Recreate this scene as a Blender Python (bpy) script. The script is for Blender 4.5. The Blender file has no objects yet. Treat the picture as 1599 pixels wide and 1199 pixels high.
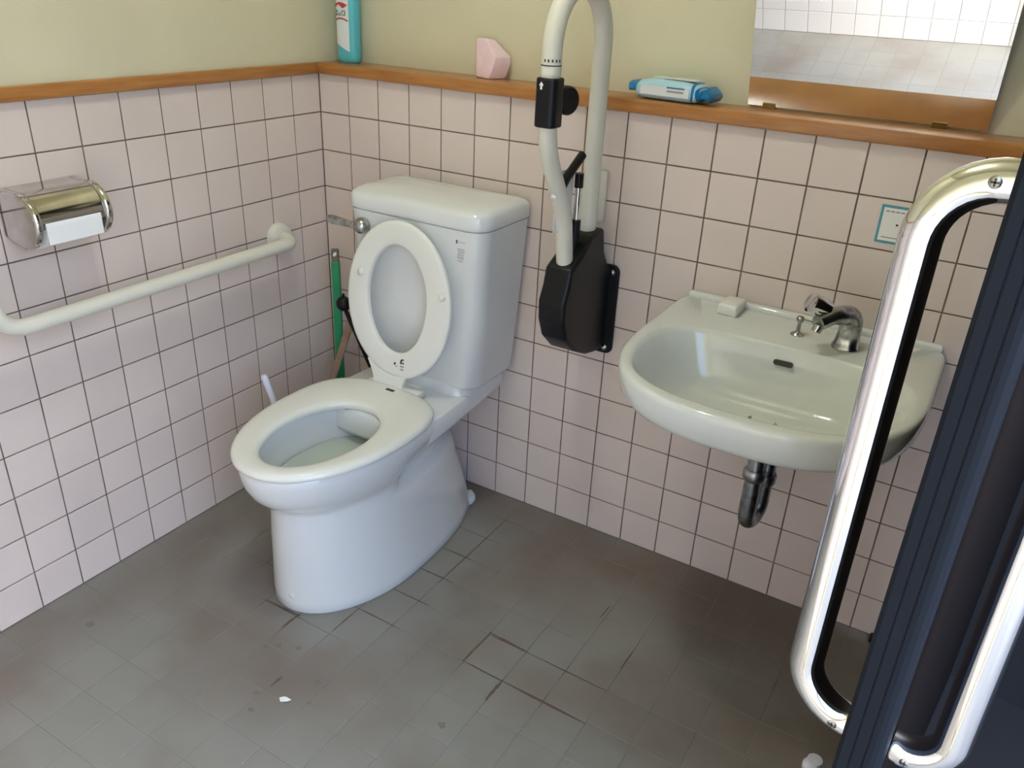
import bpy, bmesh, math, random
from mathutils import Vector, Matrix
random.seed(7)
sc = bpy.context.scene
COL = sc.collection

# ------------------------------------------------------------------ camera
CAM = Vector((1.64225, -1.73159, 1.35082))
CR = Vector((0.85380116, 0.51878394, 0.04343731))      # image right
CD = Vector((0.26339113, -0.35849416, -0.89560429))    # image down
CF = Vector((-0.4490531, 0.77610899, -0.44272582))     # forward
FPX = 1286.55
cd = bpy.data.cameras.new('camera'); cam = bpy.data.objects.new('camera', cd); COL.objects.link(cam)
cd.sensor_fit = 'HORIZONTAL'; cd.sensor_width = 36.0; cd.lens = FPX * 36.0 / 1599.0
cd.clip_start = 0.01; cd.clip_end = 200
cam.matrix_world = Matrix(((CR.x, -CD.x, -CF.x, CAM.x), (CR.y, -CD.y, -CF.y, CAM.y),
                           (CR.z, -CD.z, -CF.z, CAM.z), (0, 0, 0, 1)))
sc.camera = cam
def to_px(p):
    v = Vector(p) - CAM; z = v.dot(CF)
    if z < 0.02: return None
    return 799.5 + FPX * v.dot(CR) / z, 599.5 + FPX * v.dot(CD) / z

# ------------------------------------------------------------------ world light, exposure
world = bpy.data.worlds.new('world'); sc.world = world; world.use_nodes = True
wn = world.node_tree.nodes; wl = world.node_tree.links
bg = wn['Background']
sky = wn.new('ShaderNodeTexSky'); sky.sky_type = 'NISHITA'; sky.sun_disc = False        # hazy bright sky, sun veiled
sky.sun_elevation = math.radians(44); sky.sun_rotation = math.radians(45)
sky.air_density = 1.0; sky.dust_density = 6.0; sky.ozone_density = 1.0
wbm = wn.new('ShaderNodeMix'); wbm.data_type = 'RGBA'; wbm.blend_type = 'MULTIPLY'; wbm.inputs[0].default_value = 1.0
wbm.inputs[7].default_value = (0.89, 1.0, 1.13, 1)                                       # the photograph's cool white balance
wl.new(sky.outputs[0], wbm.inputs[6]); wl.new(wbm.outputs[2], bg.inputs[0]); bg.inputs[1].default_value = 0.60
sc.view_settings.view_transform = 'Standard'; sc.view_settings.look = 'None'
sc.view_settings.gamma = 1.0; sc.view_settings.use_curve_mapping = False
sc.view_settings.exposure = 1.5
sc.cycles.max_bounces = 14; sc.cycles.diffuse_bounces = 8; sc.cycles.glossy_bounces = 6
sc.cycles.transparent_max_bounces = 12; sc.cycles.sample_clamp_indirect = 6.0

# ------------------------------------------------------------------ materials
def srgb(r, g, b):
    f = lambda c: (c/255/12.92) if c/255 <= 0.04045 else ((c/255 + 0.055)/1.055)**2.4
    return (f(r), f(g), f(b), 1)
MATS = {}
def mat(name, col, rough=0.5, metal=0.0, noise=0.0, nscale=8.0, bump=0.0, bscale=60.0, coat=0.0, rnd=0.0, col2=None, nmin=0.4, nmax=0.6, spec=None, sss=0.0):
    """principled material; world-space noise shifts the colour by +-noise (or towards col2), rnd varies objects."""
    m = bpy.data.materials.new(name); m.use_nodes = True
    N = m.node_tree.nodes; L = m.node_tree.links; b = N['Principled BSDF']
    b.inputs['Base Color'].default_value = col; b.inputs['Roughness'].default_value = rough
    b.inputs['Metallic'].default_value = metal
    if spec is not None: b.inputs['Specular IOR Level'].default_value = spec
    if coat: b.inputs['Coat Weight'].default_value = coat; b.inputs['Coat Roughness'].default_value = 0.06
    geo = N.new('ShaderNodeNewGeometry')
    out = None
    if noise or col2:
        t = N.new('ShaderNodeTexNoise'); t.inputs['Scale'].default_value = nscale; t.inputs['Detail'].default_value = 5
        L.new(geo.outputs['Position'], t.inputs['Vector'])
        mr = N.new('ShaderNodeMapRange'); mr.inputs[1].default_value = nmin; mr.inputs[2].default_value = nmax
        L.new(t.outputs['Fac'], mr.inputs[0])
        mx = N.new('ShaderNodeMix'); mx.data_type = 'RGBA'; L.new(mr.outputs[0], mx.inputs[0])
        if col2 is None:
            mx.inputs[6].default_value = tuple(c*(1-noise) for c in col[:3]) + (1,)
            mx.inputs[7].default_value = tuple(min(1, c*(1+noise)) for c in col[:3]) + (1,)
        else:
            mx.inputs[6].default_value = col; mx.inputs[7].default_value = col2
        out = mx.outputs[2]
    if rnd:
        oi = N.new('ShaderNodeObjectInfo')
        mr2 = N.new('ShaderNodeMapRange'); mr2.inputs[3].default_value = 1-rnd; mr2.inputs[4].default_value = 1+rnd
        L.new(oi.outputs['Random'], mr2.inputs[0])
        hs = N.new('ShaderNodeHueSaturation'); L.new(mr2.outputs[0], hs.inputs['Value'])
        if out: L.new(out, hs.inputs['Color'])
        else: hs.inputs['Color'].default_value = col
        out = hs.outputs[0]
    if out: L.new(out, b.inputs['Base Color'])
    if bump:
        t2 = N.new('ShaderNodeTexNoise'); t2.inputs['Scale'].default_value = bscale; t2.inputs['Detail'].default_value = 3
        L.new(geo.outputs['Position'], t2.inputs['Vector'])
        bp = N.new('ShaderNodeBump'); bp.inputs['Strength'].default_value = bump; bp.inputs['Distance'].default_value = 0.002
        L.new(t2.outputs['Fac'], bp.inputs['Height']); L.new(bp.outputs[0], b.inputs['Normal'])
    MATS[name] = m
    return m

M_TILE = mat('pink_glazed_tile', srgb(212, 197, 190), rough=0.22, rnd=0.02, noise=0.02, nscale=5)
M_TILEW = mat('pale_glazed_tile', srgb(222, 219, 218), rough=0.2, rnd=0.015)
M_GROUTW = mat('pale_grout', srgb(170, 166, 162), rough=0.9)
M_GROUT = mat('dark_grout', srgb(108, 92, 85), rough=0.9, noise=0.25, nscale=14)
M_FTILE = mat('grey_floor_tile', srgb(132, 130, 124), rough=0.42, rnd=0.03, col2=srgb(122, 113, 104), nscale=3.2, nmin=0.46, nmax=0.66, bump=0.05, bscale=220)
def stain_and_shade_floor():  # brown stain patches, with the shade of the back right corner painted in
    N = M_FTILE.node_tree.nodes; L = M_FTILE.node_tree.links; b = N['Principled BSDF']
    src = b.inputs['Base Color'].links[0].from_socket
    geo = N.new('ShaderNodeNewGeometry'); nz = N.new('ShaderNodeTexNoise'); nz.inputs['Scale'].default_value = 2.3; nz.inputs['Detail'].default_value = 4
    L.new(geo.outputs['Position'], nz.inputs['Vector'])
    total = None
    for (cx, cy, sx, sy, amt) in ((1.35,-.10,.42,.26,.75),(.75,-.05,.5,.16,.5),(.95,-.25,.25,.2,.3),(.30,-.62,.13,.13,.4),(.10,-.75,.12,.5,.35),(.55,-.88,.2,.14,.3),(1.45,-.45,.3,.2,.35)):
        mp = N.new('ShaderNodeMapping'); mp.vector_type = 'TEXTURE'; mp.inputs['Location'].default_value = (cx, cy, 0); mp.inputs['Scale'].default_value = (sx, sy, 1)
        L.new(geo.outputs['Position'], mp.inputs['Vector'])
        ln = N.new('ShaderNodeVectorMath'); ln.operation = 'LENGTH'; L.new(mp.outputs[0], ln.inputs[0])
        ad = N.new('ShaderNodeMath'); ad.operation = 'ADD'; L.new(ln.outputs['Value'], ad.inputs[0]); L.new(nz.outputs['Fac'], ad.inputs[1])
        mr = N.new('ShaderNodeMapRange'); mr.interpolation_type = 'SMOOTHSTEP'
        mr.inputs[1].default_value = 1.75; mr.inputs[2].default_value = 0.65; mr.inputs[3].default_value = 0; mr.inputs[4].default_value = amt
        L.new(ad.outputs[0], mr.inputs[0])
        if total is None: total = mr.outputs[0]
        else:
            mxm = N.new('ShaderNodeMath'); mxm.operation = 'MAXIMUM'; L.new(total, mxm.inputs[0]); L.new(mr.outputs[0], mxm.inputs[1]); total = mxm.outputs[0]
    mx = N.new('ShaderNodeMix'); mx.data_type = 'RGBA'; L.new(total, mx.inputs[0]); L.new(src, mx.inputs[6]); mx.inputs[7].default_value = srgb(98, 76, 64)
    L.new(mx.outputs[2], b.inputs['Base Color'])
stain_and_shade_floor()
M_CREAM = mat('cream_plaster', srgb(203, 197, 170), rough=0.75, noise=0.03, nscale=4, bump=0.06, bscale=160)
M_CERAMIC = mat('white_vitreous_china', srgb(217, 219, 219), rough=0.07, coat=0.3)
M_SEAT = mat('white_seat_plastic', srgb(225, 225, 218), rough=0.22)
M_BASIN = mat('aged_white_china', srgb(212, 215, 211), rough=0.08, coat=0.3, noise=0.015, nscale=6)
M_CHROME = mat('chrome', (0.82, 0.82, 0.83, 1), rough=0.05, metal=1.0)
M_CHROME_OLD = mat('worn_chrome', (0.42, 0.42, 0.41, 1), rough=0.25, metal=1.0, noise=0.3, nscale=60)
M_HOLDER = mat('holder_chrome', (0.60, 0.58, 0.56, 1), rough=0.12, metal=1.0, noise=0.06, nscale=30)
M_RAIL = mat('ivory_vinyl_rail', srgb(216, 213, 200), rough=0.45)
M_BLACK = mat('black_plastic', (0.008, 0.008, 0.010, 1), rough=0.38, spec=0.25)
M_DOOR = mat('dark_brown_door', srgb(22, 18, 18), rough=0.75, noise=0.05, nscale=3, spec=0.05)
M_DOOR_EDGE = mat('navy_door_edge', srgb(15, 21, 30), rough=0.6, spec=0.2)
M_MIRROR = mat('mirror_silver', (0.90, 0.91, 0.91, 1), rough=0.0, metal=1.0)
M_PAPER = mat('white_paper', srgb(232, 232, 230), rough=0.95)
M_PINK = mat('pink_tissue', srgb(234, 206, 213), rough=0.95, noise=0.03, nscale=30)
M_TURQ = mat('turquoise_plastic', srgb(84, 178, 192), rough=0.3)
M_RED = mat('red_print', srgb(178, 62, 62), rough=0.5)
M_DGREEN = mat('dark_green_print', srgb(70, 96, 92), rough=0.5)
M_PACK = mat('pale_blue_film', srgb(170, 208, 222), rough=0.3)
M_PACKB = mat('blue_film', srgb(24, 120, 176), rough=0.28)
M_NAVY = mat('navy_print', srgb(56, 78, 130), rough=0.5)
M_PACKW = mat('white_film', srgb(216, 220, 224), rough=0.35)
M_GREEN = mat('green_plastic', srgb(18, 138, 92), rough=0.4)
M_GREY = mat('grey_metal', srgb(110, 108, 100), rough=0.4, metal=0.6)
M_STICK = mat('brown_stick', srgb(150, 124, 104), rough=0.6, noise=0.1, nscale=40)
M_BRUSH = mat('white_brush_plastic', srgb(214, 216, 232), rough=0.4)
M_TEAL = mat('teal_print', srgb(70, 150, 170), rough=0.5)
M_PRINT = mat('grey_print', srgb(150, 152, 154), rough=0.6)
M_PRINTL = mat('pale_grey_print', srgb(178, 180, 182), rough=0.5)
M_DARKPR = mat('black_print', srgb(52, 52, 54), rough=0.6)
M_ALU = mat('pale_aluminium', srgb(196, 198, 198), rough=0.35, metal=0.7)
M_BRASS = mat('brass_clip', srgb(150, 128, 76), rough=0.35, metal=0.8)
M_CONC = mat('outdoor_concrete', srgb(112, 111, 108), rough=0.9, noise=0.08, nscale=2)
M_OUTER = mat('dark_grey_outer_wall', srgb(44, 41, 40), rough=0.8, noise=0.05, nscale=3, spec=0.2)
M_DIRT = mat('dirt', srgb(98, 83, 70), rough=0.9)
M_DIRT2 = mat('smudge', srgb(116, 111, 104), rough=0.9)
M_DARKHOLE = mat('dark_hole', srgb(60, 60, 54), rough=0.8)

def wood_mat():
    m = mat('varnished_wood', srgb(178, 118, 58), rough=0.28)
    N = m.node_tree.nodes; L = m.node_tree.links; b = N['Principled BSDF']
    g = N.new('ShaderNodeNewGeometry'); mp = N.new('ShaderNodeMapping'); mp.inputs['Scale'].default_value = (5, 5, 60)
    t = N.new('ShaderNodeTexNoise'); t.inputs['Scale'].default_value = 2.0; t.inputs['Detail'].default_value = 5
    r = N.new('ShaderNodeValToRGB')
    r.color_ramp.elements[0].position = 0.3; r.color_ramp.elements[0].color = srgb(158, 102, 52)
    r.color_ramp.elements[1].position = 0.75; r.color_ramp.elements[1].color = srgb(182, 127, 70)
    L.new(g.outputs['Position'], mp.inputs[0]); L.new(mp.outputs[0], t.inputs['Vector'])
    L.new(t.outputs['Fac'], r.inputs[0]); L.new(r.outputs[0], b.inputs['Base Color'])
    return m
M_WOOD = wood_mat()

def floor_grout_mat():
    m = mat('floor_grout', srgb(112, 108, 100), rough=0.9)
    N = m.node_tree.nodes; L = m.node_tree.links; b = N['Principled BSDF']
    a = N.new('ShaderNodeAttribute'); a.attribute_name = 'dirt'
    mx = N.new('ShaderNodeMix'); mx.data_type = 'RGBA'
    mx.inputs[6].default_value = srgb(130, 127, 119); mx.inputs[7].default_value = srgb(48, 38, 30)
    L.new(a.outputs['Fac'], mx.inputs[0]); L.new(mx.outputs[2], b.inputs['Base Color'])
    return m
M_FGROUT = floor_grout_mat()

def glass_mat():
    m = bpy.data.materials.new('window_glass'); m.use_nodes = True
    N = m.node_tree.nodes; L = m.node_tree.links
    for n in list(N): N.remove(n)
    o = N.new('ShaderNodeOutputMaterial'); tr = N.new('ShaderNodeBsdfTransparent'); gl = N.new('ShaderNodeBsdfGlossy')
    gl.inputs['Roughness'].default_value = 0.02; fr = N.new('ShaderNodeFresnel'); mx = N.new('ShaderNodeMixShader')
    L.new(fr.outputs[0], mx.inputs[0]); L.new(tr.outputs[0], mx.inputs[1]); L.new(gl.outputs[0], mx.inputs[2]); L.new(mx.outputs[0], o.inputs[0])
    return m
M_GLASS = glass_mat()

def water_mat():
    m = mat('toilet_water', srgb(186, 196, 186), rough=0.02)
    m.node_tree.nodes['Principled BSDF'].inputs['Transmission Weight'].default_value = 0.0
    return m
M_WATER = water_mat()

# ------------------------------------------------------------------ object helpers
def link(name, me, parent=None, m=None):
    o = bpy.data.objects.new(name, me); COL.objects.link(o)
    if m is not None and me is not None and not me.materials: me.materials.append(m)
    if parent is not None: o.parent = parent
    return o
def wpos(o):
    v = Vector(o.location)
    return v + (wpos(o.parent) if o.parent else Vector())
def obj(name, verts, faces, m, parent=None, smooth=None, origin=None):
    """mesh from world-space vertices; object origin at `origin` (or at the parent's)."""
    base = wpos(parent) if parent is not None else Vector()
    org = Vector(origin) if origin is not None else base
    me = bpy.data.meshes.new(name)
    me.from_pydata([tuple(Vector(v) - org) for v in verts], [], faces)
    bm = bmesh.new(); bm.from_mesh(me); bmesh.ops.recalc_face_normals(bm, faces=bm.faces[:]); bm.to_mesh(me); bm.free()
    if smooth is not None:
        me.polygons.foreach_set('use_smooth', [True]*len(me.polygons))
        try: me.set_sharp_from_angle(angle=math.radians(smooth))
        except Exception: pass
    me.update()
    o = link(name, me, parent, m); o.location = org - base
    return o
def tag(o, label=None, cat=None, group=None, kind=None):
    if label: o['label'] = label
    if cat: o['category'] = cat
    if group: o['group'] = group
    if kind: o['kind'] = kind
    return o
def thing(name, loc, label, cat, group=None):
    o = bpy.data.objects.new(name, None); COL.objects.link(o); o.location = loc; o.empty_display_size = 0.05
    return tag(o, label, cat, group)

class G:
    """collects shapes into one vertex / face list"""
    def __init__(s): s.v = []; s.f = []
    def add(s, v, f):
        n = len(s.v); s.v += [tuple(p) for p in v]; s.f += [tuple(i+n for i in q) for q in f]; return s
    def obj(s, name, m, parent=None, smooth=None, origin=None): return obj(name, s.v, s.f, m, parent, smooth, origin)

def box(x0, x1, y0, y1, z0, z1):
    v = [(x0,y0,z0),(x1,y0,z0),(x1,y1,z0),(x0,y1,z0),(x0,y0,z1),(x1,y0,z1),(x1,y1,z1),(x0,y1,z1)]
    return v, [(0,3,2,1),(4,5,6,7),(0,1,5,4),(1,2,6,5),(2,3,7,6),(3,0,4,7)]
def rbox(x0, x1, y0, y1, z0, z1, r=0.004, seg=2):
    bm = bmesh.new()
    vs = [bm.verts.new(p) for p in box(x0,x1,y0,y1,z0,z1)[0]]
    for q in box(0,1,0,1,0,1)[1]: bm.faces.new([vs[i] for i in q])
    bmesh.ops.bevel(bm, geom=bm.edges[:], offset=r, segments=seg, affect='EDGES', profile=0.5)
    bm.verts.index_update()
    out = [tuple(v.co) for v in bm.verts], [tuple(v.index for v in f.verts) for f in bm.faces]
    bm.free(); return out
def xf(shape, M):
    return [tuple(M @ Vector(p)) for p in shape[0]], shape[1]
def loft(loops, cap0=True, cap1=True):
    n = len(loops[0]); v = [p for l in loops for p in l]; f = []
    for a in range(len(loops)-1):
        for i in range(n):
            j = (i+1) % n
            f.append((a*n+i, a*n+j, (a+1)*n+j, (a+1)*n+i))
    if cap0: f.append(tuple(range(n-1, -1, -1)))
    if cap1: f.append(tuple((len(loops)-1)*n+i for i in range(n)))
    return v, f
def spow(c, e): return math.copysign(abs(c)**e, c)
def egg(xc, yf, yb, hw, yw, z, pf=2.0, pb=2.5, n=56):
    """closed outline: widest (hw) at y=yw, reaching yf in front and yb behind"""
    out = []
    for k in range(n):
        a = 2*math.pi*k/n; c, s = math.cos(a), math.sin(a)
        p = pb if s > 0 else pf
        out.append((xc + hw*spow(c, 2/p), yw + ((yb-yw) if s > 0 else (yw-yf))*spow(s, 2/p), z))
    return out
def rrect(xc, yc, hx, hy, r, z, n=8):
    out = []
    for (sx, sy, a0) in ((1,1,0),(-1,1,90),(-1,-1,180),(1,-1,270)):
        for k in range(n+1):
            a = math.radians(a0 + 90*k/n)
            out.append((xc + sx*(hx-r) + r*math.cos(a), yc + sy*(hy-r) + r*math.sin(a), z))
    return out
def fillet(pts, r, seg=8):
    pts = [Vector(p) for p in pts]
    rs = r if isinstance(r, (list, tuple)) else [r]*len(pts)
    out = [pts[0]]
    for i in range(1, len(pts)-1):
        a, b, c = pts[i-1], pts[i], pts[i+1]
        u, w = (a-b).normalized(), (c-b).normalized()
        ang = u.angle(w); rr = rs[i]
        if rr <= 0 or ang > 3.1: out.append(b); continue
        fa = .95 if i == 1 else .49; fc = .95 if i == len(pts)-2 else .49
        t = min(rr/math.tan(ang/2), (a-b).length*fa, (c-b).length*fc); rr = t*math.tan(ang/2)
        bis = (u+w).normalized(); cen = b + bis*(rr/math.sin(ang/2))
        p0, p1 = b+u*t, b+w*t
        v0, v1 = p0-cen, p1-cen; tot = v0.angle(v1)
        for k in range(seg+1):
            q = k/seg
            out.append(cen + (v0*math.sin((1-q)*tot) + v1*math.sin(q*tot))/math.sin(tot))
    out.append(pts[-1]); return out
def tube(path, r, n=20, caps=True):
    path = [Vector(p) for p in path]; m = len(path)
    rad = r if isinstance(r, (list, tuple)) else [r]*m
    tang = []
    for i in range(m):
        t = (path[min(i+1,m-1)] - path[max(i-1,0)]).normalized(); tang.append(t)
    ref = Vector((0,0,1)) if abs(tang[0].z) < 0.9 else Vector((1,0,0))
    u = (ref - tang[0]*ref.dot(tang[0])).normalized(); loops = []
    for i in range(m):
        u = (u - tang[i]*u.dot(tang[i])).normalized(); w = tang[i].cross(u)
        loops.append([tuple(path[i] + (u*math.cos(2*math.pi*k/n) + w*math.sin(2*math.pi*k/n))*rad[i]) for k in range(n)])
    return loft(loops, caps, caps)
def lathe(profile, origin=(0,0,0), axis=(0,0,1), n=24, sx=1.0, sy=1.0):
    """profile: (radius, height) pairs along `axis`"""
    ax = Vector(axis).normalized(); q = Vector((0,0,1)).rotation_difference(ax); o = Vector(origin)
    loops = []
    for r, h in profile:
        loops.append([tuple(o + q @ Vector((max(r,1e-5)*sx*math.cos(2*math.pi*k/n), max(r,1e-5)*sy*math.sin(2*math.pi*k/n), h))) for k in range(n)])
    return loft(loops)
def sphere(c, r, n=20, sz=1.0):
    pr = [(r*math.sin(math.pi*k/12), -r*sz*math.cos(math.pi*k/12)) for k in range(13)]
    return lathe(pr, c, n=n)
def prism(poly, axis, a0, a1):
    """extrude a 2D polygon: axis 'x' -> poly is (y,z); 'y' -> (x,z); 'z' -> (x,y)"""
    P = {'x': lambda p, a: (a, p[0], p[1]), 'y': lambda p, a: (p[0], a, p[1]), 'z': lambda p, a: (p[0], p[1], a)}[axis]
    return loft([[P(p, a0) for p in poly], [P(p, a1) for p in poly]])
def bevel_obj(o, w=0.004, seg=2, ang=40):
    md = o.modifiers.new('bevel', 'BEVEL'); md.width = w; md.segments = seg; md.limit_method = 'ANGLE'; md.angle_limit = math.radians(ang)
    return o

# ------------------------------------------------------------------ the room
def floor_pt(px, py):
    d = CR*((px-799.5)/FPX) + CD*((py-599.5)/FPX) + CF; return CAM + d*(-CAM.z/d.z)
P = 0.1           # tile pitch
TOP = 1.1         # top of the tiling
XR, YF, YB, ZC = 1.82, -1.90, 0.095, 2.45
def right_x(y): return 1.82 + (y)*0.1335     # the right wall runs slightly oblique
JW = 0.0029       # wall joint width
def tile_mesh(name, w, h, t, ch, m):
    """tile lying in xy, face at z=0, body down to -t"""
    a, b = w/2, h/2
    v = [(-a,-b,-t),(a,-b,-t),(a,b,-t),(-a,b,-t),(-a,-b,-ch),(a,-b,-ch),(a,b,-ch),(-a,b,-ch),
         (-a+ch,-b+ch,0),(a-ch,-b+ch,0),(a-ch,b-ch,0),(-a+ch,b-ch,0)]
    f = [(8,9,10,11)] + [(i, (i+1)%4, 4+(i+1)%4, 4+i) for i in range(4)] + [(4+i, 4+(i+1)%4, 8+(i+1)%4, 8+i) for i in range(4)] + [(3,2,1,0)]
    me = bpy.data.meshes.new(name); me.from_pydata(v, [], f); me.update(); me.materials.append(m); return me
def in_view(p, pad=60):
    q = to_px(p); return q is not None and -pad < q[0] < 1599+pad and -pad < q[1] < 1199+pad
def tiled(parent, cells, mesh_full, size_of, frame, m, name, keep, thick, ch):
    """cells: list of (u, v, w, h) centre + size on the surface; frame(u,v) -> matrix"""
    cache = {}; rest = G()
    for (u, v, w, h) in cells:
        M = frame(u, v)
        key = (round(w,4), round(h,4))
        if key not in cache: cache[key] = tile_mesh(name, w, h, thick, ch, m)
        if keep(M.translation):
            o = link(name, cache[key], parent)
            jit = Matrix.Rotation(random.uniform(-0.0025, 0.0025), 4, 'X') @ Matrix.Rotation(random.uniform(-0.0025, 0.0025), 4, 'Y')
            o.matrix_local = Matrix.Translation(-wpos(parent)) @ M @ jit
        else:
            me = cache[key]
            rest.add([tuple(M @ vv.co) for vv in me.vertices], [tuple(p.vertices) for p in me.polygons])
    if rest.v:
        r = rest.obj('outlying_' + name + 's', m, parent); r['kind'] = 'stuff'

def structure(name, shape, m, smooth=None, origin=None):
    o = obj(name, shape[0], shape[1], m, None, smooth, origin); o['kind'] = 'structure'; return o

# floor: grout bed with its dirt, tiles on the same 100 mm grid as the walls
def dirt(x, y):
    d = 0.10
    spots = [(0.95,-0.50,0.07,0.028,.9),(0.905,-0.55,0.028,0.07,.9),(0.95,-0.60,0.07,0.028,.8),(0.995,-0.63,0.028,0.05,1.0),
             (1.10,-0.60,0.12,0.028,.7),(1.10,-0.50,0.12,0.028,.6),(0.45,-0.70,0.07,0.028,1.0),(0.50,-0.72,0.028,0.045,1.0),
             (0.70,-0.25,0.028,0.22,.55),(0.70,-0.10,0.05,0.028,.6),(0.66,-0.20,0.06,0.028,.6),(0.66,-0.30,0.06,0.028,.6),
             (0.66,-0.40,0.08,0.028,.55),(0.66,-0.50,0.08,0.028,.5),(0.65,-0.60,0.08,0.028,.55),(0.60,-0.62,0.028,0.06,.6),(0.40,-0.65,0.028,0.08,.6),
             (0.30,-0.60,0.06,0.028,.5),(0.30,-0.55,0.028,0.06,.45),(0.36,-0.50,0.05,0.028,.6),(1.2,-0.40,0.028,0.08,.5),(1.1,-0.28,0.028,0.06,.5),
             (1.05,-0.40,0.12,0.028,.35),(1.3,-0.5,0.15,0.028,.35),(0.8,-0.30,0.12,0.028,.25),(0.55,-0.70,0.10,0.028,.4)]
    for sx, sy, rx, ry, a in spots:
        d = max(d, a*math.exp(-((x-sx)/rx)**2 - ((y-sy)/ry)**2))
    return min(1, d)
nx, ny = 110, 130
fx0, fx1, fy0, fy1 = -0.02, 1.95, -1.95, 0.02
fv = []; ff = []
for j in range(ny+1):
    yy = fy0+(fy1-fy0)*j/ny
    for i in range(nx+1): fv.append((fx0+(right_x(yy)-0.012-fx0)*i/nx, yy, -0.0007))
for j in range(ny):
    for i in range(nx):
        a = j*(nx+1)+i; ff.append((a, a+1, a+nx+2, a+nx+1))
floor = structure('floor', (fv, ff), M_FGROUT)
floor['label'] = 'worn grey square floor tiles of the toilet room'
at = floor.data.attributes.new('dirt', 'FLOAT', 'POINT')
at.data.foreach_set('value', [dirt(v[0], v[1]) for v in fv])
cells = []
FJ = 0.0018
for i in range(20):
    for j in range(19):
        x0, x1 = 0.1*i, 0.1*(i+1)
        yc = -0.1*j - 0.05
        x1 = min(x1, right_x(yc) - 0.015)
        if x1 - x0 < 0.02: continue
        cells.append(((x0+x1)/2, yc, x1-x0-FJ, 0.1-FJ))
def hidden_by_toilet(p): return 0.30 < p.x < 0.58 and -0.60 < p.y < -0.1
def floor_keep(p):
    q = to_px(p)
    direct = in_view(p, 40) and not hidden_by_toilet(p) and not (p.x < 0.45 and p.y > -0.35)
    mirrored = 0.45 < p.x < 1.55 and p.y < -1.55
    return direct or mirrored
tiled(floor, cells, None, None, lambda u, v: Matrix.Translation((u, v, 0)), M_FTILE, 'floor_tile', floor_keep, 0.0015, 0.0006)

def streak(x0, y0, x1, y1, w):
    d = Vector((x1-x0, y1-y0, 0)); n = Vector((-d.y, d.x, 0)).normalized(); lo = []; hi = []
    m = 9
    for k in range(m):
        t = k/(m-1); p = Vector((x0, y0, .00035)) + d*t
        ww = w*(0.25 + math.sin(math.pi*min(1, max(0, t*.9+.05))))*random.uniform(.6, 1.1)/2
        lo.append(tuple(p - n*ww)); hi.append(tuple(p + n*ww))
    obj('dirt_streak', lo + hi[::-1], [tuple(range(2*m))], M_DIRT, floor)
for st_ in ((.898,-.495,1.005,-.500,.007),(.903,-.49,.897,-.60,.006),(.895,-.600,1.002,-.603,.005),(1.0,-.595,.998,-.665,.007),(1.0,-.602,1.20,-.605,.005),(1.0,-.500,1.20,-.503,.004),
            (.40,-.70,.505,-.695,.006),(.50,-.69,.497,-.745,.006),(.70,-.09,.702,-.42,.0035),(.635,-.30,.72,-.30,.004),(.63,-.40,.73,-.40,.004),(.625,-.50,.73,-.50,.0035),(.60,-.60,.71,-.60,.004),
            (.60,-.60,.60,-.69,.0035),(1.2,-.36,1.198,-.43,.004),(1.092,-.255,1.09,-.31,.003),(.30,-.60,.39,-.60,.003)): streak(*st_)
def spot(px, py, r):
    q = floor_pt(px, py); m = 11
    obj('dirt_spot', [(q.x + r*random.uniform(.6,1.2)*math.cos(2*math.pi*k/m), q.y + r*random.uniform(.5,1.1)*math.sin(2*math.pi*k/m), .0004) for k in range(m)], [tuple(range(m))], M_DIRT2, floor)
for sp_ in ((466,1012,.008),(435,1008,.007),(415,1010,.006),(400,1082,.008),(392,1108,.008),(482,1098,.006),(690,1132,.009),(495,1065,.010),(140,975,.012),(855,868,.009)): spot(*sp_)
q0, q1 = floor_pt(422,1072), floor_pt(441,1056); streak(q0.x, q0.y, q1.x, q1.y, .006)

# back wall: tiled dado, plaster set back behind a wooden ledge
wall_back = structure('wall_back', box(-0.02, 1.95, 0.0015, 0.26, -0.02, TOP), M_GROUT)
wall_back['label'] = 'back wall with pink square tiles behind toilet and washbasin'
up = obj('plaster', *box(-0.2, 1.95, YB, 0.26, TOP, ZC), M_CREAM, wall_back)
RB = Matrix(((1,0,0,0),(0,0,-1,0),(0,1,0,0),(0,0,0,1)))     # tile normal -y
cells = [(0.1*i+0.05, 0.1*r+0.05, P-JW, P-JW) for i in range(18) for r in range(11)]
tiled(wall_back, cells, None, None, lambda u, v: Matrix.Translation((u, 0, v)) @ RB, M_TILE, 'wall_tile', lambda p: p.x < 1.7, 0.004, 0.0008)
# left wall
wall_left = structure('wall_left', box(-0.26, -0.0015, -2.0, 0.26, -0.02, TOP), M_GROUT)
wall_left['label'] = 'left wall with pink square tiles under cream plaster'
up = obj('plaster', *box(-0.26, -0.003, -2.0, 0.26, TOP, ZC), M_CREAM, wall_left)
RL = Matrix(((0,0,1,0),(1,0,0,0),(0,1,0,0),(0,0,0,1)))      # tile normal +x
cells = [(-0.1*j-0.05, 0.1*r+0.05, P-JW, P-JW) for j in range(19) for r in range(11)]
tiled(wall_left, cells, None, None, lambda u, v: Matrix.Translation((0, u, v)) @ RL, M_TILE, 'wall_tile',
      lambda p: in_view(p, 30), 0.004, 0.0008)
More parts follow.
